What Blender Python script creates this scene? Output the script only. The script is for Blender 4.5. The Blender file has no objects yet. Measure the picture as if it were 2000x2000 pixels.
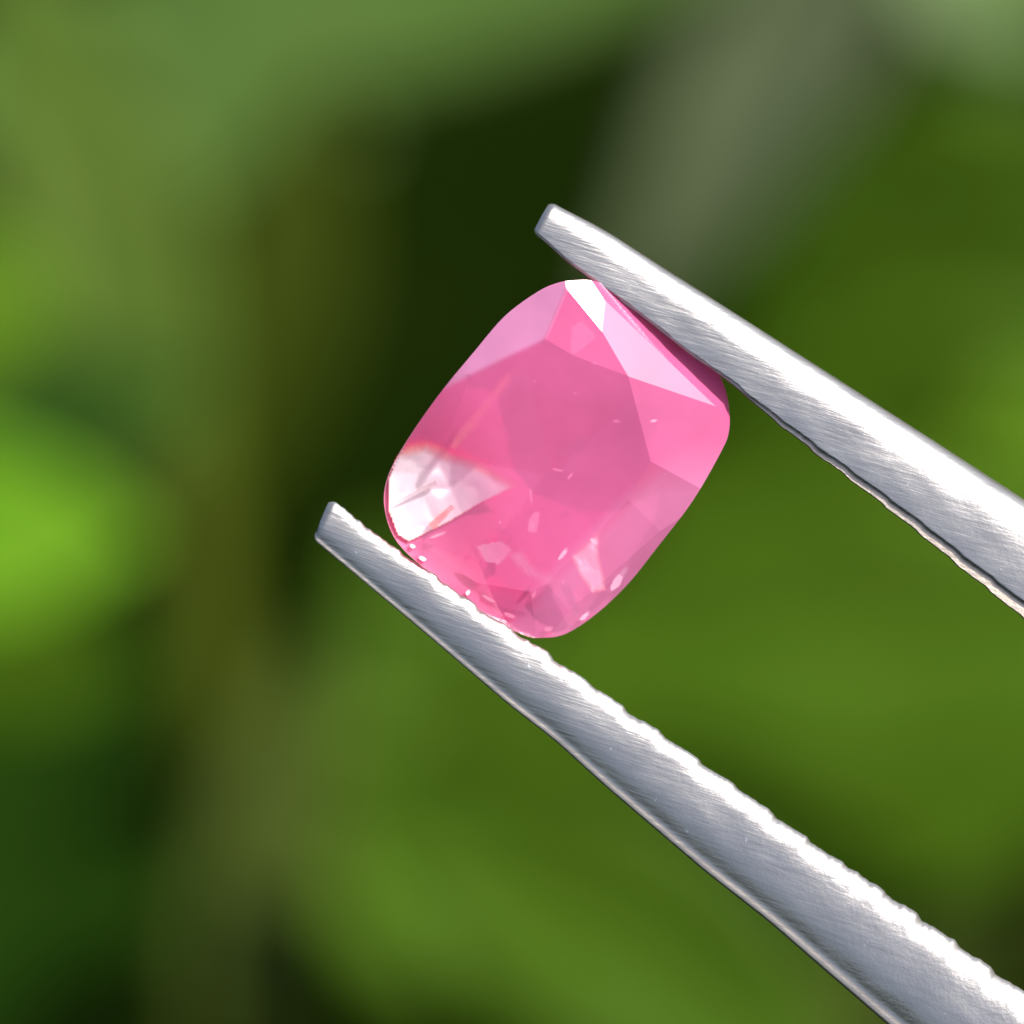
import bpy, bmesh, math, random
from mathutils import Vector, Matrix, noise
random.seed(7)
R = math.radians
MM = 0.001
S = bpy.context.scene
C = S.collection

# ------------------------------------------------------------------ camera
PITCH = 35.0
CAM_Z = R(90 - PITCH)
CX = Vector((1, 0, 0)); CY = Vector((0, math.cos(CAM_Z), math.sin(CAM_Z))); CZ = Vector((0, -math.sin(CAM_Z), math.cos(CAM_Z)))
FR = Matrix((CX, CY, CZ)).transposed()          # view plane axes -> world
DIST = 0.100                                     # lens to stone
HOLD = Vector((0, 0, 0.46))                      # the stone is held 46 cm above the bed
cam_d = bpy.data.cameras.new('camera'); cam = bpy.data.objects.new('camera', cam_d); C.objects.link(cam)
cam.location = HOLD + CZ * DIST
cam.rotation_euler = (CAM_Z, 0, 0)
cam_d.sensor_width = 36; cam_d.lens = 36 * DIST / 0.020
cam_d.clip_start = 0.005; cam_d.clip_end = 300
cam_d.dof.use_dof = True; cam_d.dof.focus_distance = DIST - 0.0006
cam_d.dof.aperture_fstop = 180 / 3.1
S.camera = cam
# ------------------------------------------------------------------ sun, sky
SUN_AZ, SUN_TILT = 47.0, 64.0                    # in the view frame
Lc = Vector((math.sin(R(SUN_TILT)) * math.cos(R(SUN_AZ)), math.sin(R(SUN_TILT)) * math.sin(R(SUN_AZ)), math.cos(R(SUN_TILT))))
Lw = (FR @ Lc).normalized()
sd = bpy.data.lights.new('sun', 'SUN'); sun = bpy.data.objects.new('sun', sd); C.objects.link(sun)
sd.energy = 4.9; sd.angle = R(0.53); sd.color = (1.0, 0.965, 0.91)
sun.rotation_euler = Lw.to_track_quat('Z', 'Y').to_euler(); sun.location = HOLD + Lw * 2
W = bpy.data.worlds.new('World'); S.world = W; W.use_nodes = True
nt = W.node_tree; nt.nodes.clear()
sky = nt.nodes.new('ShaderNodeTexSky'); sky.sky_type = 'NISHITA'; sky.sun_disc = False
sky.sun_elevation = math.asin(Lw.z); sky.sun_rotation = math.atan2(Lw.x, Lw.y)
sky.dust_density = 3.0; sky.air_density = 1.0
bg = nt.nodes.new('ShaderNodeBackground'); bg.inputs[1].default_value = 0.085
wo = nt.nodes.new('ShaderNodeOutputWorld')
nt.links.new(sky.outputs[0], bg.inputs[0]); nt.links.new(bg.outputs[0], wo.inputs[0])
S.view_settings.view_transform = 'Standard'; S.view_settings.look = 'None'
S.view_settings.exposure = 0.62; S.view_settings.gamma = 1
S.render.engine = 'CYCLES'
cy = S.cycles
cy.use_denoising = True; cy.max_bounces = 10; cy.transparent_max_bounces = 16
cy.sample_clamp_indirect = 6; cy.filter_width = 1.6

# ------------------------------------------------------------------ helpers
def at(px, py, depth=0.0, z=0.0):
    """a point of the view plane (2000 px = 20 mm at the stone) carried DEPTH metres behind it"""
    k = (DIST + depth) / DIST
    return HOLD + CX * ((px - 1000) * 1e-5 * k) + CY * ((1000 - py) * 1e-5 * k) + CZ * (z - depth)

def link(name, me, mat=None, parent=None, label=None, cat=None, group=None, kind=None):
    o = bpy.data.objects.new(name, me); C.objects.link(o)
    if mat is not None and me is not None: me.materials.append(mat)
    if parent is not None: o.parent = parent
    for k, v in (('label', label), ('category', cat), ('group', group), ('kind', kind)):
        if v: o[k] = v
    return o

class NT:
    def __init__(s, name):
        s.m = bpy.data.materials.new(name); s.m.use_nodes = True; s.t = s.m.node_tree; s.t.nodes.clear()
        s.out = s.n('OutputMaterial')
    def n(s, kind, **kw):
        nd = s.t.nodes.new('ShaderNode' + kind)
        for k, v in kw.items():
            if k in ('sub',): continue
            setattr(nd, k, v)
        return nd
    def l(s, a, b): s.t.links.new(a, b)
    def set(s, nd, **kw):
        for k, v in kw.items(): nd.inputs[k.replace('_', ' ')].default_value = v
    def ramp(s, src, pts):
        r = s.n('ValToRGB'); e = r.color_ramp.elements
        while len(e) > 1: e.remove(e[-1])
        e[0].position = pts[0][0]; e[0].color = pts[0][1]
        for p, c in pts[1:]:
            x = e.new(p); x.color = c
        s.l(src, r.inputs[0]); return r
    def map(s, scale=(1, 1, 1), rot=(0, 0, 0)):
        tc = s.n('TexCoord'); m = s.n('Mapping')
        m.inputs['Scale'].default_value = scale; m.inputs['Rotation'].default_value = rot
        s.l(tc.outputs['Object'], m.inputs['Vector']); return m.outputs[0]
    def noise(s, vec, scale, detail=3, rough=.5):
        n = s.n('TexNoise'); n.inputs['Scale'].default_value = scale; n.inputs['Detail'].default_value = detail
        n.inputs['Roughness'].default_value = rough; s.l(vec, n.inputs['Vector']); return n.outputs['Fac']
def g(v): return (v, v, v, 1)

# ------------------------------------------------------------------ materials
def leaf_material(name, col, col2, trans=.25, rough=.45, spec=.5):
    N = NT(name)
    uv = N.n('TexCoord')
    sep = N.n('SeparateXYZ'); N.l(uv.outputs['UV'], sep.inputs[0])
    # side veins slanting off the midrib
    ab = N.n('Math', operation='ABSOLUTE'); sb = N.n('Math', operation='SUBTRACT'); sb.inputs[1].default_value = .5
    N.l(sep.outputs[1], sb.inputs[0]); N.l(sb.outputs[0], ab.inputs[0])
    mu = N.n('Math', operation='MULTIPLY'); mu.inputs[1].default_value = .55; N.l(ab.outputs[0], mu.inputs[0])
    su = N.n('Math', operation='SUBTRACT'); N.l(sep.outputs[0], su.inputs[0]); N.l(mu.outputs[0], su.inputs[1])
    si = N.n('Math', operation='MULTIPLY'); si.inputs[1].default_value = 62; N.l(su.outputs[0], si.inputs[0])
    sn = N.n('Math', operation='SINE'); N.l(si.outputs[0], sn.inputs[0])
    vein = N.ramp(sn.outputs[0], [(.93, g(0)), (.99, g(1))])
    rib = N.ramp(ab.outputs[0], [(.0, g(1)), (.02, g(0))])
    mx = N.n('Math', operation='MAXIMUM'); N.l(vein.outputs[0], mx.inputs[0]); N.l(rib.outputs[0], mx.inputs[1])
    nz = N.noise(uv.outputs['Object'], 45, 3)
    cr = N.ramp(nz, [(.3, (*col, 1)), (.7, (*col2, 1))])
    mc = N.n('MixRGB'); mc.inputs[2].default_value = (min(1, col2[0] * 1.5 + .02), min(1, col2[1] * 1.3 + .03), col2[2] * 1.3 + .01, 1)
    ms = N.n('Math', operation='MULTIPLY'); ms.inputs[1].default_value = .5; N.l(mx.outputs[0], ms.inputs[0])
    N.l(ms.outputs[0], mc.inputs[0]); N.l(cr.outputs[0], mc.inputs[1])
    p = N.n('BsdfPrincipled'); N.set(p, Roughness=rough, Specular_IOR_Level=spec); N.l(mc.outputs[0], p.inputs['Base Color'])
    b = N.n('Bump'); b.inputs['Strength'].default_value = .3; b.inputs['Distance'].default_value = .0004
    N.l(mx.outputs[0], b.inputs['Height']); N.l(b.outputs[0], p.inputs['Normal'])
    tr = N.n('BsdfTranslucent'); N.l(mc.outputs[0], tr.inputs[0])
    ms2 = N.n('MixShader'); ms2.inputs[0].default_value = trans
    N.l(p.outputs[0], ms2.inputs[1]); N.l(tr.outputs[0], ms2.inputs[2]); N.l(ms2.outputs[0], N.out.inputs[0])
    return N.m

M = {}
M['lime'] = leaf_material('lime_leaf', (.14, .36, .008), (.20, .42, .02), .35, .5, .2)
M['yellow'] = leaf_material('yellow_green_leaf', (.085, .19, .003), (.11, .22, .006), .3, .5, .15)
M['green'] = leaf_material('green_leaf', (.052, .120, .002), (.068, .142, .004), .25, .5, .12)
M['mid'] = leaf_material('mid_green_leaf', (.044, .105, .0012), (.058, .122, .002), .25, .5, .12)
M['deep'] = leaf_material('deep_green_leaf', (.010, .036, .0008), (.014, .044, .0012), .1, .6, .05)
M['olive'] = leaf_material('olive_leaf', (.026, .043, .001), (.036, .053, .002), .15, .6, .05)
M['grey'] = leaf_material('grey_green_leaf', (.20, .25, .10), (.24, .29, .13), .15, .55, .2)
M['sage'] = leaf_material('sage_leaf', (.074, .148, .020), (.095, .17, .034), .2, .5, .2)
M['fresh'] = leaf_material('fresh_leaf', (.072, .135, .012), (.10, .165, .022), .2, .5, .15)
M['moss'] = leaf_material('moss_leaf', (.048, .074, .006), (.062, .090, .012), .2, .6, .1)
M['stalk'] = leaf_material('stalk', (.036, .054, .002), (.048, .064, .003), .0, .7, .05)

def ground_material():
    N = NT('soil'); v = N.map((1, 1, 1))
    n1 = N.noise(v, 9, 6, .6); n2 = N.noise(v, 140, 4, .6)
    c = N.ramp(n1, [(.35, (.003, .006, .0006, 1)), (.55, (.005, .011, .0008, 1)), (.75, (.009, .015, .002, 1))])
    p = N.n('BsdfPrincipled'); N.set(p, Roughness=.95, Specular_IOR_Level=0.0); N.l(c.outputs[0], p.inputs['Base Color'])
    b = N.n('Bump'); b.inputs['Strength'].default_value = .8; b.inputs['Distance'].default_value = .006
    N.l(n2, b.inputs['Height']); N.l(b.outputs[0], p.inputs['Normal']); N.l(p.outputs[0], N.out.inputs[0])
    return N.m
M['soil'] = ground_material()

def steel_material(name, groove_angle, tint=(.56, .535, .515)):
    N = NT(name)
    tc = N.n('TexCoord')
    rot = N.n('Mapping'); rot.inputs['Rotation'].default_value = (0, 0, R(groove_angle)); N.l(tc.outputs['Object'], rot.inputs['Vector'])
    st = N.n('Mapping'); st.inputs['Scale'].default_value = (1.0, 11, 3); N.l(rot.outputs[0], st.inputs['Vector'])
    g1 = N.noise(st.outputs[0], 900, 4, .6)        # file marks
    g2 = N.noise(st.outputs[0], 2600, 3, .6)
    v = N.map((1, 1, 1)); gr = N.noise(v, 9000, 3, .7); big = N.noise(v, 700, 3, .6)
    a = N.n('Math', operation='MULTIPLY_ADD'); a.inputs[1].default_value = .5; N.l(g2, a.inputs[0]); N.l(g1, a.inputs[2])
    a2 = N.n('Math', operation='MULTIPLY_ADD'); a2.inputs[1].default_value = .12; N.l(gr, a2.inputs[0]); N.l(a.outputs[0], a2.inputs[2])
    at_ = N.n('Attribute'); at_.attribute_name = 'filed'
    grs = N.n('Math', operation='MULTIPLY'); grs.inputs[1].default_value = .9; N.l(gr, grs.inputs[0])
    # filed near the tip: deep marks; further back the blasted finish takes over
    m1 = N.n('Mix'); N.l(at_.outputs['Fac'], m1.inputs[0]); N.l(grs.outputs[0], m1.inputs[2]); N.l(a2.outputs[0], m1.inputs[3])
    b = N.n('Bump'); b.inputs['Strength'].default_value = .29; b.inputs['Distance'].default_value = .00004
    N.l(m1.outputs[0], b.inputs['Height'])
    b2 = N.n('Bump'); b2.inputs['Strength'].default_value = .06; b2.inputs['Distance'].default_value = .00005
    N.l(big, b2.inputs['Height']); N.l(b.outputs[0], b2.inputs['Normal'])
    c = N.ramp(g1, [(.3, (tint[0] * .86, tint[1] * .85, tint[2] * .86, 1)), (.6, (*tint, 1))])
    sp = N.ramp(N.noise(v, 6500, 2, .5), [(.74, g(0)), (.78, g(1))])
    mc = N.n('MixRGB'); N.l(sp.outputs[0], mc.inputs[0]); N.l(c.outputs[0], mc.inputs[1]); mc.inputs[2].default_value = (.85, .86, .88, 1)
    p = N.n('BsdfPrincipled'); N.set(p, Metallic=.85, Roughness=.42)
    r = N.ramp(big, [(.3, g(.27)), (.7, g(.38))]); N.l(r.outputs[0], p.inputs['Roughness'])
    N.l(mc.outputs[0], p.inputs['Base Color']); N.l(b2.outputs[0], p.inputs['Normal']); N.l(p.outputs[0], N.out.inputs[0])
    return N.m
M['steel_a'] = steel_material('filed_steel', 16)
M['steel_edge'] = steel_material('steel_edge_reflection', 16, (.70, .60, .50))  # warm reflection on the rims put into the steel colour
M['steel_b'] = steel_material('filed_steel_worn', 18)

def reflection_tint(N, v, src, pale, pale2):
    """sky reflection painted into the colour as paler lilac: an angular zone at the upper left end, a straight band on the lower right"""
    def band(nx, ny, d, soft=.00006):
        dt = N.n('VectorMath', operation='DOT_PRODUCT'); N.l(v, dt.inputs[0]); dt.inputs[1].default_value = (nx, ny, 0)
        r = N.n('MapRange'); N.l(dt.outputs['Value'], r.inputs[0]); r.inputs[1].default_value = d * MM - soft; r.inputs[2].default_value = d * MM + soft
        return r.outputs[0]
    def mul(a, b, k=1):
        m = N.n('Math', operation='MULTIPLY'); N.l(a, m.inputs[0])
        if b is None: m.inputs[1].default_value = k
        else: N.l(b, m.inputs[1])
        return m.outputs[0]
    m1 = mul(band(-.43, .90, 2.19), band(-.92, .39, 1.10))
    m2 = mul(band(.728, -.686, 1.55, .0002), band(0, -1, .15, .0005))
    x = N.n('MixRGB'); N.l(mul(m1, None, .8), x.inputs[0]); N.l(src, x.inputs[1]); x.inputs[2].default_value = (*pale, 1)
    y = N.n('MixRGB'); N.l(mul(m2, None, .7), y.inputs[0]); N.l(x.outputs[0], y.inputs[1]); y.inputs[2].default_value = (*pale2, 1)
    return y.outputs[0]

def crown_material():
    N = NT('stone_crown'); v = N.map((1, 1, 1))
    fr = N.n('Fresnel'); fr.inputs[0].default_value = 1.9
    geo = N.n('NewGeometry')
    m = N.n('Mix'); N.l(geo.outputs['Backfacing'], m.inputs[0]); N.l(fr.outputs[0], m.inputs[2]); m.inputs[3].default_value = .05
    tr = N.n('BsdfTransparent'); tr.inputs[0].default_value = (1, .82, .90, 1)
    gl = N.n('BsdfGlossy'); gl.inputs['Roughness'].default_value = .17
    milk = N.n('BsdfPrincipled'); N.set(milk, Base_Color=(1.0, .185, .47, 1), Roughness=.9, Specular_IOR_Level=0)
    vt = N.n('VectorTransform', vector_type='VECTOR', convert_from='OBJECT', convert_to='WORLD'); vt.inputs[0].default_value = (0, 0, 1)
    base = N.n('RGB'); base.outputs[0].default_value = (1.0, .175, .43, 1); N.l(reflection_tint(N, v, base.outputs[0], (1, .44, .76), (1, .34, .62)), milk.inputs['Base Color'])
    nn = N.n('Mix', data_type='VECTOR'); nn.inputs[0].default_value = .45; N.l(geo.outputs['Normal'], nn.inputs[4]); N.l(vt.outputs[0], nn.inputs[5])
    nz = N.n('VectorMath', operation='NORMALIZE'); N.l(nn.outputs[1], nz.inputs[0]); N.l(nz.outputs[0], milk.inputs['Normal'])
    cl = N.ramp(N.noise(v, 420, 4, .55), [(.35, g(.46)), (.7, g(.62))])
    sp = N.n('SeparateXYZ'); N.l(v, sp.inputs[0])      # milk and pink tint fade where the sun glow is painted
    ad = N.n('Math', operation='MULTIPLY_ADD'); ad.inputs[1].default_value = .35; N.l(sp.outputs[1], ad.inputs[0]); N.l(sp.outputs[0], ad.inputs[2])
    zr = N.n('MapRange'); N.l(ad.outputs[0], zr.inputs[0]); zr.inputs[1].default_value = -.0028; zr.inputs[2].default_value = -.0010; zr.inputs[3].default_value = .0
    tc_ = N.n('MixRGB'); N.l(zr.outputs[0], tc_.inputs[0]); tc_.inputs[1].default_value = (1, 1, 1, 1); tc_.inputs[2].default_value = (1, .84, .92, 1); N.l(tc_.outputs[0], tr.inputs[0])
    cloud = N.n('Math', operation='MULTIPLY'); N.l(cl.outputs[0], cloud.inputs[0]); N.l(zr.outputs[0], cloud.inputs[1])
    a = N.n('MixShader'); N.l(cloud.outputs[0], a.inputs[0]); N.l(tr.outputs[0], a.inputs[1]); N.l(milk.outputs[0], a.inputs[2])
    b = N.n('MixShader'); N.l(m.outputs[0], b.inputs[0]); N.l(a.outputs[0], b.inputs[1]); N.l(gl.outputs[0], b.inputs[2])
    N.l(b.outputs[0], N.out.inputs[0]); return N.m
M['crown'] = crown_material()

def pavilion_material():
    """back facets seen through the stone: the body colour deepens with the length of stone in front of them"""
    N = NT('stone_pavilion'); v = N.map((1, 1, 1))
    n1 = N.noise(v, 380, 4, .6)
    sp = N.n('SeparateXYZ'); N.l(v, sp.inputs[0])
    d = N.n('MapRange'); N.l(sp.outputs[2], d.inputs[0]); d.inputs[1].default_value = 0; d.inputs[2].default_value = -.0014
    dn = N.n('Math', operation='MULTIPLY_ADD'); dn.inputs[1].default_value = .4; N.l(n1, dn.inputs[0]); N.l(d.outputs[0], dn.inputs[2])
    c = N.ramp(dn.outputs[0], [(.15, (1, .54, .74, 1)), (.5, (1, .22, .47, 1)), (1.0, (.98, .09, .29, 1))])
    geo = N.n('NewGeometry')
    vt = N.n('VectorTransform', vector_type='VECTOR', convert_from='OBJECT', convert_to='WORLD'); vt.inputs[0].default_value = (0, 0, 1)
    nn = N.n('Mix', data_type='VECTOR'); nn.inputs[0].default_value = .60; N.l(geo.outputs['Normal'], nn.inputs[4]); N.l(vt.outputs[0], nn.inputs[5])
    nz = N.n('VectorMath', operation='NORMALIZE'); N.l(nn.outputs[1], nz.inputs[0])
    p = N.n('BsdfDiffuse'); N.l(reflection_tint(N, v, c.outputs[0], (1, .62, .86), (1, .42, .68)), p.inputs['Color']); N.l(nz.outputs[0], p.inputs['Normal'])
    gl = N.n('BsdfGlossy'); gl.inputs['Color'].default_value = (1, .50, .70, 1); gl.inputs['Roughness'].default_value = .14
    m = N.n('MixShader'); m.inputs[0].default_value = .42; N.l(p.outputs[0], m.inputs[1]); N.l(gl.outputs[0], m.inputs[2])
    N.l(m.outputs[0], N.out.inputs[0]); return N.m
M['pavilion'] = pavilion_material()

def simple(name, col, rough, ior=1.5, trans=0.):
    N = NT(name); p = N.n('BsdfPrincipled'); N.set(p, Base_Color=(*col, 1), Roughness=rough, IOR=ior)
    if trans:
        t = N.n('BsdfTranslucent'); t.inputs[0].default_value = (*col, 1)
        m = N.n('MixShader'); m.inputs[0].default_value = trans; N.l(p.outputs[0], m.inputs[1]); N.l(t.outputs[0], m.inputs[2])
        N.l(m.outputs[0], N.out.inputs[0])
    else: N.l(p.outputs[0], N.out.inputs[0])
    return N.m
M['girdle'] = simple('stone_girdle', (.90, .28, .42), .45, 1.76, .3)
def grain(name, col, rough, clear):
    N = NT(name); p = N.n('BsdfPrincipled'); N.set(p, Base_Color=(*col, 1), Roughness=rough, IOR=1.9); tr = N.n('BsdfTransparent')
    m = N.n('MixShader'); m.inputs[0].default_value = clear; N.l(p.outputs[0], m.inputs[1]); N.l(tr.outputs[0], m.inputs[2]); N.l(m.outputs[0], N.out.inputs[0]); return N.m
M['crystal'] = grain('pale_crystal', (1, .42, .62), .25, .72)
M['crystal_and_glint'] = grain('crystal_and_glint', (1.0, .92, .96), .3, .25)
M['orange'] = grain('orange_silk', (1, .26, .20), .4, .62)
M['grey_grain'] = grain('grey_grain', (.62, .52, .52), .4, .6)

def sheet_material(name, cols, fade):
    N = NT(name); v = N.map((1, 1, 1))
    at_ = N.n('Attribute'); at_.attribute_name = 'body'
    ns = N.noise(v, 1100, 4, .6)
    k = N.n('Math', operation='MULTIPLY_ADD'); k.inputs[1].default_value = .55; N.l(ns, k.inputs[0]); N.l(at_.outputs['Fac'], k.inputs[2])
    col = N.ramp(k.outputs[0], cols)
    p = N.n('BsdfPrincipled'); N.set(p, Roughness=.30, IOR=2.0); N.l(col.outputs[0], p.inputs['Base Color'])
    tr = N.n('BsdfTransparent')
    rp = N.ramp(k.outputs[0], fade)
    m = N.n('MixShader'); N.l(rp.outputs[0], m.inputs[0]); N.l(tr.outputs[0], m.inputs[1]); N.l(p.outputs[0], m.inputs[2])
    N.l(m.outputs[0], N.out.inputs[0]); return N.m
M['inner_sheet'] = sheet_material('sun_glow', [(.42, (1, .28, .26, 1)), (.66, (1, .52, .46, 1)), (.82, (1, .84, .80, 1)), (.95, (1, 1, .99, 1))], [(.30, g(0)), (.62, g(1))])  # refracted sun glow painted as white with a peach fringe
M['orange_silk'] = sheet_material('orange_silk', [(.3, (1, .24, .22, 1)), (1, (1, .30, .22, 1))], [(.30, g(0)), (1.1, g(.62))])
M['grey_silk'] = sheet_material('grey_silk', [(.3, (.55, .20, .32, 1)), (1, (.50, .26, .34, 1))], [(.30, g(0)), (1.3, g(.55))])
M['pale_reflection'] = sheet_material('pale_reflection', [(.3, (1, .40, .60, 1)), (1, (1, .60, .74, 1))], [(.30, g(0)), (1.0, g(.6))])  # internal reflections put into a pale pink colour

# ------------------------------------------------------------------ the ground of the garden bed
bm = bmesh.new()
n = 70
def gx(i):
    t = (i / n) * 2 - 1
    return math.copysign(abs(t) ** 3, t) * 60 + t * .8
gv = [[None] * (n + 1) for _ in range(n + 1)]
for i in range(n + 1):
    for j in range(n + 1):
        x, y = gx(i), gx(j)
        gv[i][j] = bm.verts.new((x, y + .6, noise.noise(Vector((x * 5, y * 5, 0))) * .02 - .02))
for i in range(n):
    for j in range(n): bm.faces.new((gv[i][j], gv[i + 1][j], gv[i + 1][j + 1], gv[i][j + 1])).smooth = True
me = bpy.data.meshes.new('ground'); bm.to_mesh(me); bm.free()
link('ground', me, M['soil'], kind='structure')

# ------------------------------------------------------------------ plants
def spline(pts, n):
    out = []
    P = [pts[0] * 2 - pts[1]] + list(pts) + [pts[-1] * 2 - pts[-2]]
    for i in range(1, len(P) - 2):
        for k in range(n):
            t = k / n; a, b, c, d = P[i - 1], P[i], P[i + 1], P[i + 2]
            out.append(.5 * ((2 * b) + (c - a) * t + (2 * a - 5 * b + 4 * c - d) * t * t + (3 * b - a - 3 * c + d) * t ** 3))
    out.append(pts[-1].copy()); return out

def tube_bm(bm, pts, rad, seg=10):
    rings = []
    up = Vector((.3, .2, 1)).normalized()
    for i, p in enumerate(pts):
        d = (pts[min(i + 1, len(pts) - 1)] - pts[max(i - 1, 0)]).normalized()
        a = d.cross(up).normalized() if abs(d.dot(up)) < .98 else d.cross(CX).normalized(); b = d.cross(a)
        r = rad(i / (len(pts) - 1))
        rings.append([bm.verts.new(p + (a * math.cos(2 * math.pi * k / seg) + b * math.sin(2 * math.pi * k / seg)) * r) for k in range(seg)])
    for i in range(len(rings) - 1):
        for k in range(seg): bm.faces.new((rings[i][k], rings[i][(k + 1) % seg], rings[i + 1][(k + 1) % seg], rings[i + 1][k])).smooth = True
    bm.faces.new(rings[0]); bm.faces.new(list(reversed(rings[-1])))

def leaf_mesh(length, width, droop, cup, power, twist=0, thick=.00035, wavy=.03):
    """a blade from the base (0,0,0) along +X, upper side +Z, with its own thickness"""
    bm = bmesh.new(); uvl = bm.loops.layers.uv.new('UV')
    nu, nv = 22, 8
    ph = random.random() * 9
    def P(i, j):
        t = i / nu; s = j / nv * 2 - 1
        w = width * .5 * (math.sin(math.pi * min(1, t ** power)) ** .75 * (1 - .15 * t) + .012)
        x = length * t; y = s * w
        z = -droop * length * t * t + cup * abs(s) ** 1.4 * w + math.sin(t * 17 + ph + s * 2) * wavy * w * abs(s)
        a = twist * t; return Vector((x, y * math.cos(a) - z * math.sin(a) * .3, z + y * math.sin(a)))
    top = [[bm.verts.new(P(i, j)) for j in range(nv + 1)] for i in range(nu + 1)]
    bot = [[bm.verts.new(P(i, j) - Vector((0, 0, thick))) for j in range(nv + 1)] for i in range(nu + 1)]
    def F(vs, uvs):
        f = bm.faces.new(vs); f.smooth = True
        for l, uv in zip(f.loops, uvs): l[uvl].uv = uv
    for i in range(nu):
        for j in range(nv):
            uv = [(i / nu, j / nv), ((i + 1) / nu, j / nv), ((i + 1) / nu, (j + 1) / nv), (i / nu, (j + 1) / nv)]
            F([top[i][j], top[i + 1][j], top[i + 1][j + 1], top[i][j + 1]], uv)
            F([bot[i][j], bot[i][j + 1], bot[i + 1][j + 1], bot[i + 1][j]], [uv[0], uv[3], uv[2], uv[1]])
        F([top[i][0], bot[i][0], bot[i + 1][0], top[i + 1][0]], [(0, 0)] * 4)
        F([top[i][nv], top[i + 1][nv], bot[i + 1][nv], bot[i][nv]], [(0, 0)] * 4)
    for j in range(nv):
        F([top[0][j], top[0][j + 1], bot[0][j + 1], bot[0][j]], [(0, 0)] * 4)
        F([top[nu][j], bot[nu][j], bot[nu][j + 1], top[nu][j + 1]], [(0, 0)] * 4)
    me = bpy.data.meshes.new('leaf'); bm.to_mesh(me); bm.free(); return me

def plant(name, label, cat, foot, stems, leaves, group='plants growing behind the tweezers'):
    """foot: point on the ground; stems: lists of view-plane points (px, py, depth) up from the foot, radius;
       leaves: (base px, py, depth, tip px, py, depth, width px, face tilt x, y, material, power, droop)"""
    root = bpy.data.objects.new(name, None); C.objects.link(root); root.location = foot
    root['label'] = label; root['category'] = cat; root['group'] = group
    inv = Matrix.Translation(-foot)
    for pts, r0, r1 in stems:
        ps = [foot] + [at(*p) for p in pts]
        bm = bmesh.new(); tube_bm(bm, spline(ps, 8), lambda t: (r0 * (1 - t) + r1 * t) * MM)
        bm.transform(inv); me = bpy.data.meshes.new('stem'); bm.to_mesh(me); bm.free()
        me.uv_layers.new(name='UV')
        link('stem', me, M['stalk'], root)
    for (bx, by, bd, tx, ty, td, w, nx, ny, mt, pw, dr) in leaves:
        B = at(bx, by, bd); T = at(tx, ty, td)
        L = (T - B).length; k = (DIST + (bd + td) / 2) / DIST
        X = (T - B).normalized()
        Nn = (CX * nx + CY * ny + CZ).normalized(); Y = Nn.cross(X).normalized(); Z = X.cross(Y)
        me = leaf_mesh(L, w * 1e-5 * k, dr, random.uniform(.08, .22), pw, random.uniform(-.12, .12))
        o = link('leaf', me, M[mt], root)
        mw = Matrix((X, Y, Z)).transposed().to_4x4(); mw.translation = B - foot
        o.matrix_local = mw
    return root

def foot(px, py, depth, dz=0):
    """the ground below a view-plane point"""
    p = at(px, py, depth); return Vector((p.x, p.y, -.02))

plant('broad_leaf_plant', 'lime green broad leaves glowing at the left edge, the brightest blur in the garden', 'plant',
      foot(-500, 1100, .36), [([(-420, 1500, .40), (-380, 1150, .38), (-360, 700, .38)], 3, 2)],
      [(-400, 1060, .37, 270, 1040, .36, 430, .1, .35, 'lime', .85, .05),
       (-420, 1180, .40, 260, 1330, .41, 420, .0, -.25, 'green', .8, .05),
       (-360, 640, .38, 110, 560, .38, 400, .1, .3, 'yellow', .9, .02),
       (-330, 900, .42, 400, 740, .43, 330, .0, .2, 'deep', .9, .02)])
plant('tall_stalk_plant', 'tall plant with one thick olive stalk rising left of the stone', 'plant',
      foot(470, 2700, .46), [([(500, 2300, .46), (440, 1900, .46), (400, 1400, .46), (370, 1000, .46), (330, 700, .46)], 6.0, 4.2)],
      [(350, 960, .455, 0, -160, .44, 420, .1, .3, 'fresh', 1.0, .0),
       (390, 1050, .46, 660, 120, .46, 320, .1, .2, 'olive', .9, .05),
       (430, 2150, .45, 600, 1250, .45, 300, .1, .25, 'moss', .9, .05)])
plant('sage_plant', 'grey-green leaves crossing the top left corner behind the olive stalk', 'plant',
      foot(-200, -300, .60), [([(-120, 300, .60), (-60, 150, .60)], 3, 2)],
      [(-160, 120, .58, 720, 260, .56, 520, .0, .35, 'sage', .75, .03),
       (180, 40, .60, 1480, -130, .58, 520, .0, .35, 'sage', .75, .0)])
plant('silver_leaf_plant', 'pale grey strap leaf leaning from the top right towards the tweezer tip', 'plant',
      foot(2300, -500, .52), [([(2150, -300, .52), (1950, -250, .52)], 3, 2)],
      [(1760, -260, .50, 1190, 640, .52, 370, .1, .3, 'grey', .85, .0),
       (1750, -250, .54, 2250, 330, .54, 420, .1, .3, 'sage', .9, .0)])
plant('glossy_shrub', 'mid green shrub with wide leaves filling the right side behind both tweezer arms', 'shrub',
      foot(2600, 1300, .50), [([(2500, 1500, .50), (2400, 1000, .50), (2300, 500, .50)], 4, 2.5),
                              ([(2450, 1600, .5), (2250, 1700, .49)], 3, 2)],
      [(2320, 420, .52, 1380, 600, .53, 720, .1, .1, 'mid', .9, .02),
       (2380, 900, .515, 1200, 1000, .52, 720, .1, .1, 'mid', .9, .02),
       (2300, 1250, .47, 980, 1240, .48, 620, .1, .25, 'green', .95, .02),
       (2350, 760, .44, 1840, 900, .44, 330, .1, .3, 'yellow', .9, .02),
       (2240, 1440, .49, 700, 1720, .50, 600, .1, .2, 'green', .95, .02)])
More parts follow.
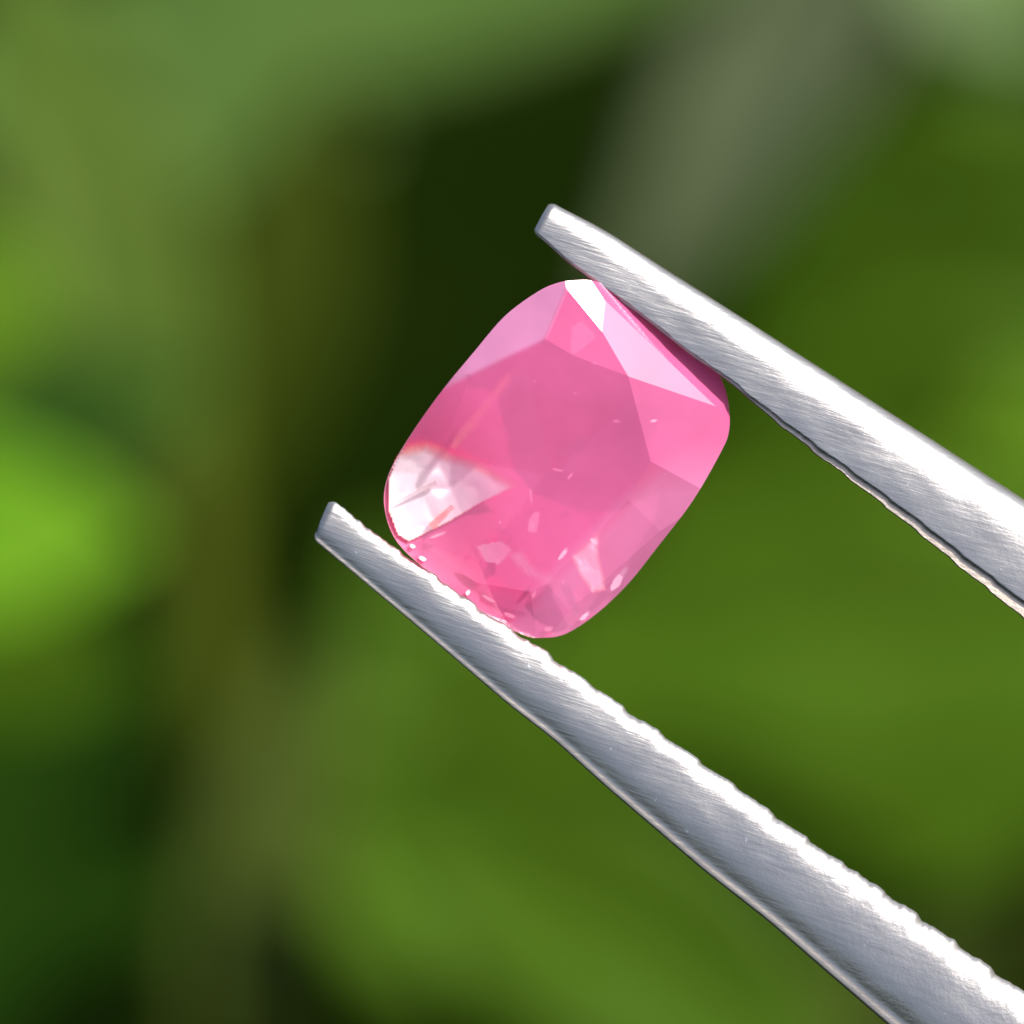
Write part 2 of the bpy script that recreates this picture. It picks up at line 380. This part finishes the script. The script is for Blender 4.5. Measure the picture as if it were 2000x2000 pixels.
plant('low_leafy_plant', 'fresh green low plant whose leaves spread below the stone and the lower tweezer arm', 'plant',
      foot(1150, 2500, .50), [([(1120, 2300, .50), (1080, 2050, .50)], 4, 2.5)],
      [(1010, 1860, .50, 500, 1400, .48, 540, .1, .35, 'green', .7, .02),
       (1100, 2000, .52, 720, 1040, .52, 620, .1, .15, 'mid', .8, .02),
       (1080, 1960, .51, 1240, 1260, .51, 520, .1, .25, 'green', .85, .02),
       (1250, 2330, .47, 1720, 1840, .47, 400, .1, .3, 'moss', .9, .02),
       (1620, 2080, .43, 640, 1500, .44, 560, .1, .15, 'mid', .8, .02),
       (1400, 2260, .50, 1960, 1740, .49, 420, .1, .3, 'moss', .9, .02)])
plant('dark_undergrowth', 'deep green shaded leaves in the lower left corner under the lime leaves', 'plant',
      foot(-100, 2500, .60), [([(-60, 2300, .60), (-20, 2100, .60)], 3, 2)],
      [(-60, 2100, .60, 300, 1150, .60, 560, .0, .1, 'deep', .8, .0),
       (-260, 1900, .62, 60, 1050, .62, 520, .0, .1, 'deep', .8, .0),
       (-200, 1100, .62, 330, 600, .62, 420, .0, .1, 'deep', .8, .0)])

# ------------------------------------------------------------------ tweezers
TW = bpy.data.objects.new('tweezers', None); C.objects.link(TW); TW.location = HOLD
TW.rotation_euler = FR.to_euler()
TW['label'] = 'brushed steel tweezers reaching in from the lower right and gripping the pink stone'; TW['category'] = 'tweezers'

def interp(tab, x):
    if x <= tab[0][0]: return tab[0][1]
    for (a, b), (c, d) in zip(tab, tab[1:]):
        if x <= c: return b + (d - b) * (x - a) / (c - a)
    return tab[-1][1]
def smooth(tab, x, h):
    return sum(interp(tab, x + k * h) for k in (-2, -1, 0, 1, 2)) / 5

def build_arm(origin, ang, upper, lower, tilt, ledge, saw_side, back, bend, mat, far, zoff):
    ax = (math.cos(R(ang)), math.sin(R(ang)))            # px space, y down
    pr = (-ax[1], ax[0])                                 # to the lower left of the arm
    pu = (math.sin(R(ang)), -math.cos(R(ang)))
    def sn(p):
        dx, dy = p[0] - origin[0], p[1] - origin[1]
        return (dx * ax[0] + dy * ax[1], dx * pu[0] + dy * pu[1])
    U = sorted(sn(p) for p in upper); V = sorted(sn(p) for p in lower)
    s0u, s0v = U[0][0], V[0][0]
    Ulast, Vlast = U[-1], V[-1]
    U.append((9600, Ulast[1] + 120)); V.append((9600, Vlast[1] - 120))
    s = 0.0; ss = []
    while s < 2100: ss.append(s); s += 3.0
    while s < far: ss.append(s); s += 60
    prof = []
    m = 40
    for k in range(m + 1):
        u = k / m; u = u + .35 * (u * (1 - u) * (2 * u - 1)) * -1
        prof.append(u)
    bm = bmesh.new(); lay = bm.verts.layers.float.new('filed')
    rings = []
    for si, s in enumerate(ss):
        nu_ = smooth(U, max(s, s0u), 14); nl_ = smooth(V, max(s, s0v), 14)
        w = nu_ - nl_
        f = max(0, (s - 1500) / (far - 1500)); sh = bend * f * f * (3 - 2 * f)
        # serrated gripping edge
        tooth = ((s / 88.0) % 1.0)
        saw = (min(tooth / .8, (1 - tooth) / .2) - .5) * (5.5 if s > 420 else 2) + noise.noise(Vector((s * .03, 3.3, 0))) * 3 + noise.noise(Vector((s * .09, 7.3, 0))) * 2
        ring = []; z = 0; zs = []
        for k, u in enumerate(prof):
            if k: z += math.tan(R(interp(tilt, (u + prof[k - 1]) / 2))) * (u - prof[k - 1]) * w
            zs.append(z)
        zt = zs[m // 2]
        for k, u in enumerate(prof):
            nn = nu_ - u * w
            if saw_side == 'u': nn += saw * max(0, 1 - u / .12) ; 
            else: nn += saw * max(0, (u - .93) / .07) * .6
            zz = zs[k] - zt
            if saw_side == 'u': zz += max(0, (u < .22) * (1 - u / .22)) * saw * .7
            # start of the blade: cut square, softened rim
            ring.append((nn, zz))
        zl = ring[-1][1]; z0 = ring[0][1]
        if ledge:
            g_ = interp([(0, 0), (500, 0), (620, 6), (1300, 22), (9600, 40)], s)
            ring.append((ring[-1][0] + 1, zl - 7))
            ring.append((nl_ - g_ - 2 + saw * .55 * min(1, g_ / 6), zl - 7 + g_ * .27))
            ring.append((nl_ - g_ - 3 + saw * .55 * min(1, g_ / 6), zl - 34))
        ring.append((nl_ + 6, -back)); ring.append((nl_ + w * .45, -back - 12)); ring.append((nu_ - 8, -back + 10))
        # start position of each point follows the slanted tip cut
        vs = []
        for k, (nn, zz) in enumerate(ring):
            tt = 0 if w == 0 else min(1, max(0, (nu_ - nn) / w))
            st = s0u * (1 - tt) + s0v * tt
            s_eff = s + st * max(0, 1 - s / 300.0)
            rim = max(0, 1 - s / 14.0)
            nn2 = nn + ((nu_ + nl_) / 2 - nn) * rim * rim * .20; zz2 = zz - rim * rim * 8
            nn2 += sh
            # tiny hand filed unevenness
            if k <= m:
                zz2 += noise.noise(Vector((s * .012, nn * .03, 1.7))) * .8
            px = origin[0] + ax[0] * s_eff + pu[0] * nn2; py = origin[1] + ax[1] * s_eff + pu[1] * nn2
            v = bm.verts.new(((px - 1000) * 1e-5, (1000 - py) * 1e-5, zz2 * 1e-5 + zoff))
            v[lay] = max(0.0, min(1.0, 1.25 - s / 1500.0))
            vs.append(v)
        rings.append(vs)
    K = len(rings[0]); edge_from = (m + 1) if ledge else next(i for i, u in enumerate(prof) if u > .885)
    for a, b in zip(rings, rings[1:]):
        for k in range(K):
            f = bm.faces.new((a[k], b[k], b[(k + 1) % K], a[(k + 1) % K])); f.smooth = k < m; f.material_index = 1 if edge_from <= k < edge_from + 6 else 0
    bm.faces.new(rings[0]); bm.faces.new(list(reversed(rings[-1])))
    bmesh.ops.recalc_face_normals(bm, faces=bm.faces[:])
    for f in bm.faces:
        if len(f.verts) > 4: f.smooth = False
    me = bpy.data.meshes.new('arm'); bm.to_mesh(me); bm.free()
    o = link('arm', me, mat, TW); me.materials.append(M['steel_edge']); return o, rings

tiltA = [(0, 80), (.04, 66), (.09, 50), (.14, 41), (.20, 34), (.29, 28), (.36, 20), (.5, 11), (.8, 6), (1, 2)]
tiltB = [(0, 62), (.03, 48), (.07, 38), (.11, 31), (.16, 20), (.25, 12), (.45, 6), (.6, 0), (.70, -9), (.76, -15), (.84, -20), (.885, -21), (.90, 12), (.97, 10), (1, -50)]
a1, _ = build_arm((1055, 420), 35, [(1074, 394), (1182, 449), (1259, 499), (1400, 588), (1575, 700), (1785, 834), (2000, 973)],
          [(1041, 452), (1067, 472), (1100, 505), (1157, 546), (1265, 625), (1352, 695), (1400, 725), (1500, 803), (1666, 926), (1754, 990), (2000, 1180)],
          tiltA, True, 'l', 95, -330, M['steel_a'], 9600, .0003)
a2, _ = build_arm((630, 1012), 38, [(647, 974), (694, 1010), (761, 1064), (859, 1131), (916, 1173), (968, 1209), (1072, 1279), (1145, 1329), (1269, 1417), (1354, 1477), (1492, 1575), (1598, 1653), (1702, 1722), (1785, 1782), (1888, 1857), (2000, 1940)],
          [(610, 1051), (839, 1243), (1000, 1381), (1080, 1442), (1181, 1534), (1375, 1700), (1500, 1798), (1603, 1888), (1733, 2000), (1900, 2140)],
          tiltB, False, 'u', 100, 330, M['steel_b'], 9600, .0004)

# ------------------------------------------------------------------ the stone
GEM = bpy.data.objects.new('gemstone', None); C.objects.link(GEM)
GX, GY = 1085.0, 898.0
GEM.location = at(GX, GY); GEM.rotation_euler = FR.to_euler()
GEM['label'] = 'pink faceted cushion cut gemstone held between the two tweezer tips'; GEM['category'] = 'gemstone'
def q(x, y, z=0.0):
    """close-up tracing coordinates -> stone space in metres (z in mm)"""
    return Vector(((700 + x / 2.477 - GX) * 1e-5, (GY - 500 - y / 2.477) * 1e-5, z * MM))
outline = [(1040, 125), (1150, 128), (1330, 190), (1505, 300), (1664, 455), (1756, 590), (1790, 715), (1790, 850), (1745, 960), (1610, 1190), (1455, 1395),
           (1310, 1580), (1160, 1725), (1010, 1825), (900, 1846), (790, 1830), (580, 1710), (350, 1535), (190, 1385), (130, 1230), (138, 1090), (215, 930), (380, 690),
           (560, 470), (705, 300), (850, 190), (945, 143)]
pts = [Vector((a, b, 0)) for a, b in outline]
P3 = [pts[-1]] + pts + [pts[0], pts[1]]
ring = []
for i in range(1, len(P3) - 2):
    a, b, c, d = P3[i - 1], P3[i], P3[i + 1], P3[i + 2]
    for k in range(5):
        t = k / 5
        ring.append(.5 * ((2 * b) + (c - a) * t + (2 * a - 5 * b + 4 * c - d) * t * t + (3 * b - a - 3 * c + d) * t ** 3))
bm = bmesh.new()
top = [bm.verts.new(q(p.x, p.y, 1.4)) for p in ring]; bot = [bm.verts.new(q(p.x, p.y, -2.6)) for p in ring]
for i in range(len(ring)):
    j = (i + 1) % len(ring); bm.faces.new((top[i], top[j], bot[j], bot[i]))
bm.faces.new(top); bm.faces.new(list(reversed(bot)))
bmesh.ops.recalc_face_normals(bm, faces=bm.faces[:])
centre = q(960, 985, -.2)
def cut3(a, b, c):
    a, b, c = q(*a), q(*b), q(*c)
    nrm = (b - a).cross(c - a).normalized()
    if nrm.dot(a - centre) < 0: nrm = -nrm
    cutn(a, nrm)
def cutn(co, nrm):
    bmesh.ops.bisect_plane(bm, geom=bm.verts[:] + bm.edges[:] + bm.faces[:], plane_co=co, plane_no=nrm, dist=1e-8, clear_outer=True)
    es = [e for e in bm.edges if e.is_boundary]
    if es: bmesh.ops.holes_fill(bm, edges=es, sides=0)
def nrm(az, tilt): return Vector((math.sin(R(tilt)) * math.cos(R(az)), math.sin(R(tilt)) * math.sin(R(az)), math.cos(R(tilt))))
T0 = Vector((-.04, -.12))                                # the table leans a little out of the view plane
def zT(x, y):
    d = q(x, y) - q(960, 985); return .78 - (d.x * T0.x + d.y * T0.y) / MM
def slope(x, y, z, sx, sy): cutn(q(x, y, z), Vector((sx, sy, 1)).normalized())
def zon(x, y, x0, y0, z0, s_):
    d = q(x, y) - q(x0, y0); return z0 - (d.x * s_[0] + d.y * s_[1]) / MM
slope(960, 985, zT(960, 985), *T0)                        # table
z1 = zT(1040, 490)
sK = (.084, .207); sH = (-.08, -.078); sI = (-.29, .366)
slope(1040, 490, z1, *sK)                                 # kite at the top
slope(1040, 490, z1, *sH)                                 # long side on the left
z2 = zon(900, 410, 1040, 490, z1, sH)
slope(900, 410, z2, *sI)                                  # lilac side facet
hs = (math.tan(R(SUN_TILT / 2)) * math.cos(R(SUN_AZ)), math.tan(R(SUN_TILT / 2)) * math.sin(R(SUN_AZ)))
sA = (hs[0] + .012, hs[1] + .04); sB = (hs[0] + .100, hs[1] + .036); sC = (.570, .487)
zc = zon(1178, 372, 1040, 490, z1, sK)
for s_ in (sA, sB, sC): slope(1175, 372, zc, *s_)         # the long bright facet under the upper arm, in three
sD = (.41, .0)
slope(1300, 590, zT(1300, 590), *sD)
slope(1385, 412, zon(1385, 412, 1178, 372, zc, sC), .82, .75)   # steep band under the arm
def side(x, y, az, k): slope(x, y, zT(x, y), T0.x + k * math.cos(R(az)), T0.y + k * math.sin(R(az)))
side(1445, 840, 5, .40); side(1310, 1165, -30, .34); side(1060, 1430, -44, .33); side(900, 1590, -64, .34)
side(640, 1590, -100, .34); side(430, 1480, -126, .36); side(290, 1300, -158, .40); side(300, 1150, 172, .34); side(400, 1010, 152, .22)
slope(1700, 720, .42, 1.0, .35); slope(1500, 1320, .34, .55, -.75)
K0 = (900, 1080, -2.55)
pav = [(240, 1390), (170, 1010), (400, 660), (720, 290), (1010, 130), (1330, 188), (1520, 312), (1768, 586), (1780, 870), (1560, 1260), (1310, 1580), (1050, 1810), (760, 1815), (470, 1630)]
pn = []; gz = [-.42] * len(pav)
for i in (4, 5, 6, 7): gz[i] = -.85                      # the girdle is thicker under the upper arm
for i, p in enumerate(pav):
    r_ = pav[(i + 1) % len(pav)]
    kz = {13: -3.1, 12: -2.6}.get(i, K0[2])                  # these two back facets are cut steeper
    zi, zj = gz[i], gz[(i + 1) % len(pav)]
    cut3((p[0], p[1], zi), (r_[0], r_[1], zj), (K0[0], K0[1], kz))
    a_, b_, c_ = q(p[0], p[1], zi), q(r_[0], r_[1], zj), q(K0[0], K0[1], kz)
    n_ = (b_ - a_).cross(c_ - a_).normalized(); pn.append(n_ if n_.z < 0 else -n_)
for i, p in enumerate(pav):                              # narrow main facets along the joins of the back
    n_ = (pn[i] + pn[i - 1]).normalized()
    cutn(q(p[0], p[1], gz[i]).lerp(q(*K0), .2) - n_ * (.018 + .012 * (i % 3)) * MM, n_)
for az_, tl_, zz_ in ((20, 19, -1.75), (75, 20, -1.70), (140, 22, -1.62), (205, 23, -1.6), (265, 24, -1.6), (320, 19, -1.7)):
    cutn(q(900 + 90 * math.cos(R(az_)), 1060 - 90 * math.sin(R(az_)), zz_), Vector((math.sin(R(tl_)) * math.cos(R(az_)), math.sin(R(tl_)) * math.sin(R(az_)), -math.cos(R(tl_)))))
bmesh.ops.remove_doubles(bm, verts=bm.verts[:], dist=2e-6)
bmesh.ops.dissolve_limit(bm, angle_limit=R(.4), verts=bm.verts[:], edges=bm.edges[:])
bmesh.ops.recalc_face_normals(bm, faces=bm.faces[:])
from mathutils.bvhtree import BVHTree
bvh = BVHTree.FromBMesh(bm)
def pavz(x, y):
    h = bvh.ray_cast(q(x, y, -5), Vector((0, 0, 1)))
    return h[0].z / MM if h[0] else -.1
groups = {'crown': [], 'girdle': [], 'pavilion': []}
for f in bm.faces:
    z = f.normal.z
    groups['crown' if z > .12 else 'pavilion' if z < -.12 else 'girdle'].append(f)
print('facets', {k: len(v) for k, v in groups.items()})
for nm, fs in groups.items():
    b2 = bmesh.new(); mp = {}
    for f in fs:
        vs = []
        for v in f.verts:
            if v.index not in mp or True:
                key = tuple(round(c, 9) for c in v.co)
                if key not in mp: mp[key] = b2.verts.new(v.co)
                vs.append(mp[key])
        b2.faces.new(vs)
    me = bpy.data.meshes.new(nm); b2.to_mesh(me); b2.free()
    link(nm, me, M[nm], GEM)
bm.free()

def inner_sheet(name, poly, zfun, mat, edge, hard):
    """a thin two sided sheet inside the stone with its own relief: painted glow, reflections, silk"""
    xs = [p[0] for p in poly]; ys = [p[1] for p in poly]
    def inside(x, y):
        d = 1e9; c = False
        for n_, ((x1, y1), (x2, y2)) in enumerate(zip(poly, poly[1:] + poly[:1])):
            if (y1 > y) != (y2 > y) and x < (x2 - x1) * (y - y1) / (y2 - y1) + x1: c = not c
            t = max(0, min(1, ((x - x1) * (x2 - x1) + (y - y1) * (y2 - y1)) / ((x2 - x1) ** 2 + (y2 - y1) ** 2)))
            if not c and False: pass
            d = min(d, (1 if n_ not in hard else 6) * math.hypot(x - x1 - t * (x2 - x1), y - y1 - t * (y2 - y1)))
        return d if c else -d
    bm = bmesh.new(); lay = bm.verts.layers.float.new('body'); st = 9; grid = {}
    x = min(xs) - edge; 
    nx = int((max(xs) - min(xs) + 2 * edge) / st); ny = int((max(ys) - min(ys) + 2 * edge) / st)
    for i in range(nx + 1):
        for j in range(ny + 1):
            X = min(xs) - edge + i * st; Y = min(ys) - edge + j * st
            d = inside(X, Y)
            if d < 0: continue
            v = bm.verts.new(q(X, Y, zfun(X, Y))); v[lay] = max(0, min(1.0, d / edge))
            grid[i, j] = v
    for (i, j), v in list(grid.items()):
        k = [grid.get((i, j)), grid.get((i + 1, j)), grid.get((i + 1, j + 1)), grid.get((i, j + 1))]
        if all(k): bm.faces.new(k).smooth = True
    me = bpy.data.meshes.new(name); bm.to_mesh(me); bm.free()
    return link(name, me, mat, GEM)
hd = nrm(SUN_AZ, SUN_TILT / 2)
def sheet(x0, y0, z0, sl, amp, fr, sd):
    def f(x, y):
        d = q(x, y) - q(x0, y0)
        return z0 - (d.x * hd.x + d.y * hd.y) / hd.z / MM * sl + noise.noise(Vector((x * fr, y * fr, sd))) * amp + abs(noise.noise(Vector((x * fr * 2.7, y * fr * 2.7, sd)))) * amp * .6
    return f
inner_sheet('sun_glow_sheet', [(140, 1080), (170, 985), (225, 900), (330, 880), (450, 930), (600, 980), (740, 1060), (815, 1095), (690, 1152), (600, 1195), (440, 1290), (240, 1388), (185, 1350), (140, 1230)],
        lambda x, y: max(pavz(x, y), -1.0) + .10 + abs(noise.noise(Vector((x * .009, y * .009, 4.2)))) * .07, M['inner_sheet'], 120, (7, 8, 9, 10, 11, 12, 13, 0, 1))  # painted sun glow in the left corner
inner_sheet('sun_glow_sheet', [(1020, 1450), (1080, 1400), (1180, 1300), (1165, 1420), (1190, 1520), (1205, 1620), (1130, 1640), (1060, 1540)],
        sheet(1090, 1500, .04, .55, .03, .012, 8.1), M['inner_sheet'], 42, ())  # smaller painted sun glow, lower right

inner_sheet('silk_and_reflection', [(705, 560), (765, 530), (745, 620), (640, 740), (560, 850), (470, 950), (430, 930), (480, 830), (580, 720)],
        sheet(600, 720, -.1, .1, .01, .01, 5.5), M['orange_silk'], 34, ())
inner_sheet('silk_and_reflection', [(1020, 350), (1080, 310), (1150, 380), (1140, 420), (1050, 490), (1015, 480)],
        sheet(1080, 400, .78, .1, .01, .01, 6.5), M['pale_reflection'], 20, (0, 2))
inner_sheet('silk_and_reflection', [(700, 1440), (800, 1400), (870, 1500), (1000, 1560), (940, 1620), (800, 1560)],
        sheet(850, 1500, -.1, .1, .02, .01, 7.5), M['pale_reflection'], 50, ())
inner_sheet('silk_and_reflection', [(560, 1400), (700, 1370), (760, 1420), (690, 1500), (600, 1480)], sheet(650, 1430, -.2, .1, .02, .01, 11.5), M['pale_reflection'], 30, (0, 3))  # the pale sheets stand in for internal reflections
inner_sheet('silk_and_reflection', [(840, 1230), (885, 1235), (870, 1340), (830, 1345)], sheet(850, 1300, -.3, .3, .01, .01, 12.5), M['pale_reflection'], 9, ())
inner_sheet('silk_and_reflection', [(960, 1590), (1010, 1560), (1080, 1700), (1060, 1760)], sheet(1000, 1650, -.2, .3, .01, .01, 13.5), M['pale_reflection'], 12, (1,))
inner_sheet('silk_and_reflection', [(1160, 880), (1100, 850), (960, 900), (930, 980), (1010, 1010), (1110, 960)],
        sheet(1040, 930, .4, -.9, .02, .01, 9.5), M['grey_silk'], 60, ())
def crystal(x, y, z, lx, ly, ang, mat, tilt=(0, 0)):
    """a small angular grain inside the stone: crystals, and one painted highlight strip"""
    bm = bmesh.new(); a = R(ang)
    rr = [(1, .15), (.8, .75), (-.2, 1), (-.95, .6), (-1, -.3), (-.4, -1), (.6, -.8)]
    c = q(x, y, max(pavz(x, y) + .12, z - .9)); ca, sa = math.cos(a), math.sin(a); up = []; dn = []
    for ux, uy in rr:
        ux *= random.uniform(.85, 1.1); uy *= random.uniform(.8, 1.1)
        X = ux * lx; Y = uy * ly; dx = (X * ca - Y * sa) / 247.7; dy = (X * sa + Y * ca) / 247.7
        up.append(bm.verts.new(c + Vector((dx * .8, dy * .8, .03 + tilt[0] * dx + tilt[1] * dy)) * MM)); dn.append(bm.verts.new(c + Vector((dx, dy, -.04)) * MM))
    m = len(rr)
    bm.faces.new(up); bm.faces.new(list(reversed(dn)))
    for i in range(m): bm.faces.new((up[i], dn[i], dn[(i + 1) % m], up[(i + 1) % m]))
    bmesh.ops.recalc_face_normals(bm, faces=bm.faces[:])
    me = bpy.data.meshes.new('crystal_glint_grain'); bm.to_mesh(me); bm.free()
    return link('crystal_glint_grain', me, mat, GEM)
tl = (-hd.x / hd.z, -hd.y / hd.z)
for x, y, z, lx, ly, ang, mt in [
        (1250, 798, .8, 20, 9, -8, 'crystal'), (1430, 797, .8, 19, 9, 5, 'crystal_and_glint'), (1625, 790, .35, 9, 7, 0, 'crystal'), (1750, 858, .2, 15, 9, 40, 'crystal'),
        (1588, 905, .4, 16, 6, 0, 'crystal'), (1645, 945, .3, 22, 4, -25, 'crystal'), (1144, 517, .8, 13, 9, 20, 'crystal'), (852, 605, .7, 8, 8, 0, 'crystal'), (1050, 662, .8, 8, 7, 0, 'crystal'),
        (838, 1295, .7, 48, 20, 78, 'crystal'), (835, 1160, .6, 40, 8, 95, 'crystal'), (1025, 1065, .7, 24, 9, 45, 'crystal'), (965, 1035, .6, 30, 8, -15, 'crystal'), (990, 1443, .85, 42, 13, 52, 'crystal_and_glint'),
        (385, 1350, .6, 50, 9, 22, 'crystal'), (1700, 1025, .25, 22, 9, 60, 'crystal'), (1590, 1060, .3, 8, 7, 0, 'crystal'), (1262, 1568, .6, 84, 25, 52, 'crystal_and_glint'),  # the long white strip at lower right is a painted highlight
        (1095, 1745, .3, 36, 14, 40, 'crystal_and_glint'), (850, 1640, .4, 26, 9, 70, 'crystal'), (630, 1660, .4, 46, 10, -30, 'crystal'), (730, 1740, .3, 38, 12, -22, 'crystal'),
        (262, 1405, .3, 16, 10, -30, 'crystal_and_glint'), (310, 1465, .3, 22, 12, -25, 'crystal_and_glint'), (530, 1630, .3, 16, 12, 60, 'crystal_and_glint'), (920, 1805, .2, 26, 16, 10, 'crystal'),
        (685, 1290, .6, 7, 7, 0, 'crystal'), (1050, 1655, .4, 16, 6, -55, 'crystal')]:
    crystal(x, y, z - .12, lx, ly, ang, M[mt], tl)
# thin needle of rutile-like silk, wide at one end
def needle(a, b, wa, wb, z, mat):
    A, B = q(*a, pavz(*a) + .14 if z > .5 else pavz(*a) + .3), q(*b, pavz(*b) + .14 if z > .5 else pavz(*b) + .3); d = (B - A).normalized(); p = Vector((-d.y, d.x, 0))
    bm = bmesh.new(); vs = []
    for P_, w in ((A, wa), (B, wb)):
        w *= MM / 247.7
        vs.append([bm.verts.new(P_ + p * w), bm.verts.new(P_ - p * w), bm.verts.new(P_ - Vector((0, 0, .06 * MM)))])
    for k in range(3): bm.faces.new((vs[0][k], vs[0][(k + 1) % 3], vs[1][(k + 1) % 3], vs[1][k]))
    bm.faces.new(vs[0]); bm.faces.new(list(reversed(vs[1])))
    bmesh.ops.recalc_face_normals(bm, faces=bm.faces[:])
    me = bpy.data.meshes.new('needle_inclusion'); bm.to_mesh(me); bm.free(); return link('needle_inclusion', me, mat, GEM)
needle((1450, 1005), (1306, 1170), 17, 2, .72, M['crystal'])
needle((1232, 1255), (1075, 1440), 2, 22, .72, M['crystal'])
needle((375, 1095), (190, 1190), 14, 5, .40, M['grey_grain'])
needle((455, 1210), (350, 1310), 12, 22, .40, M['orange'])
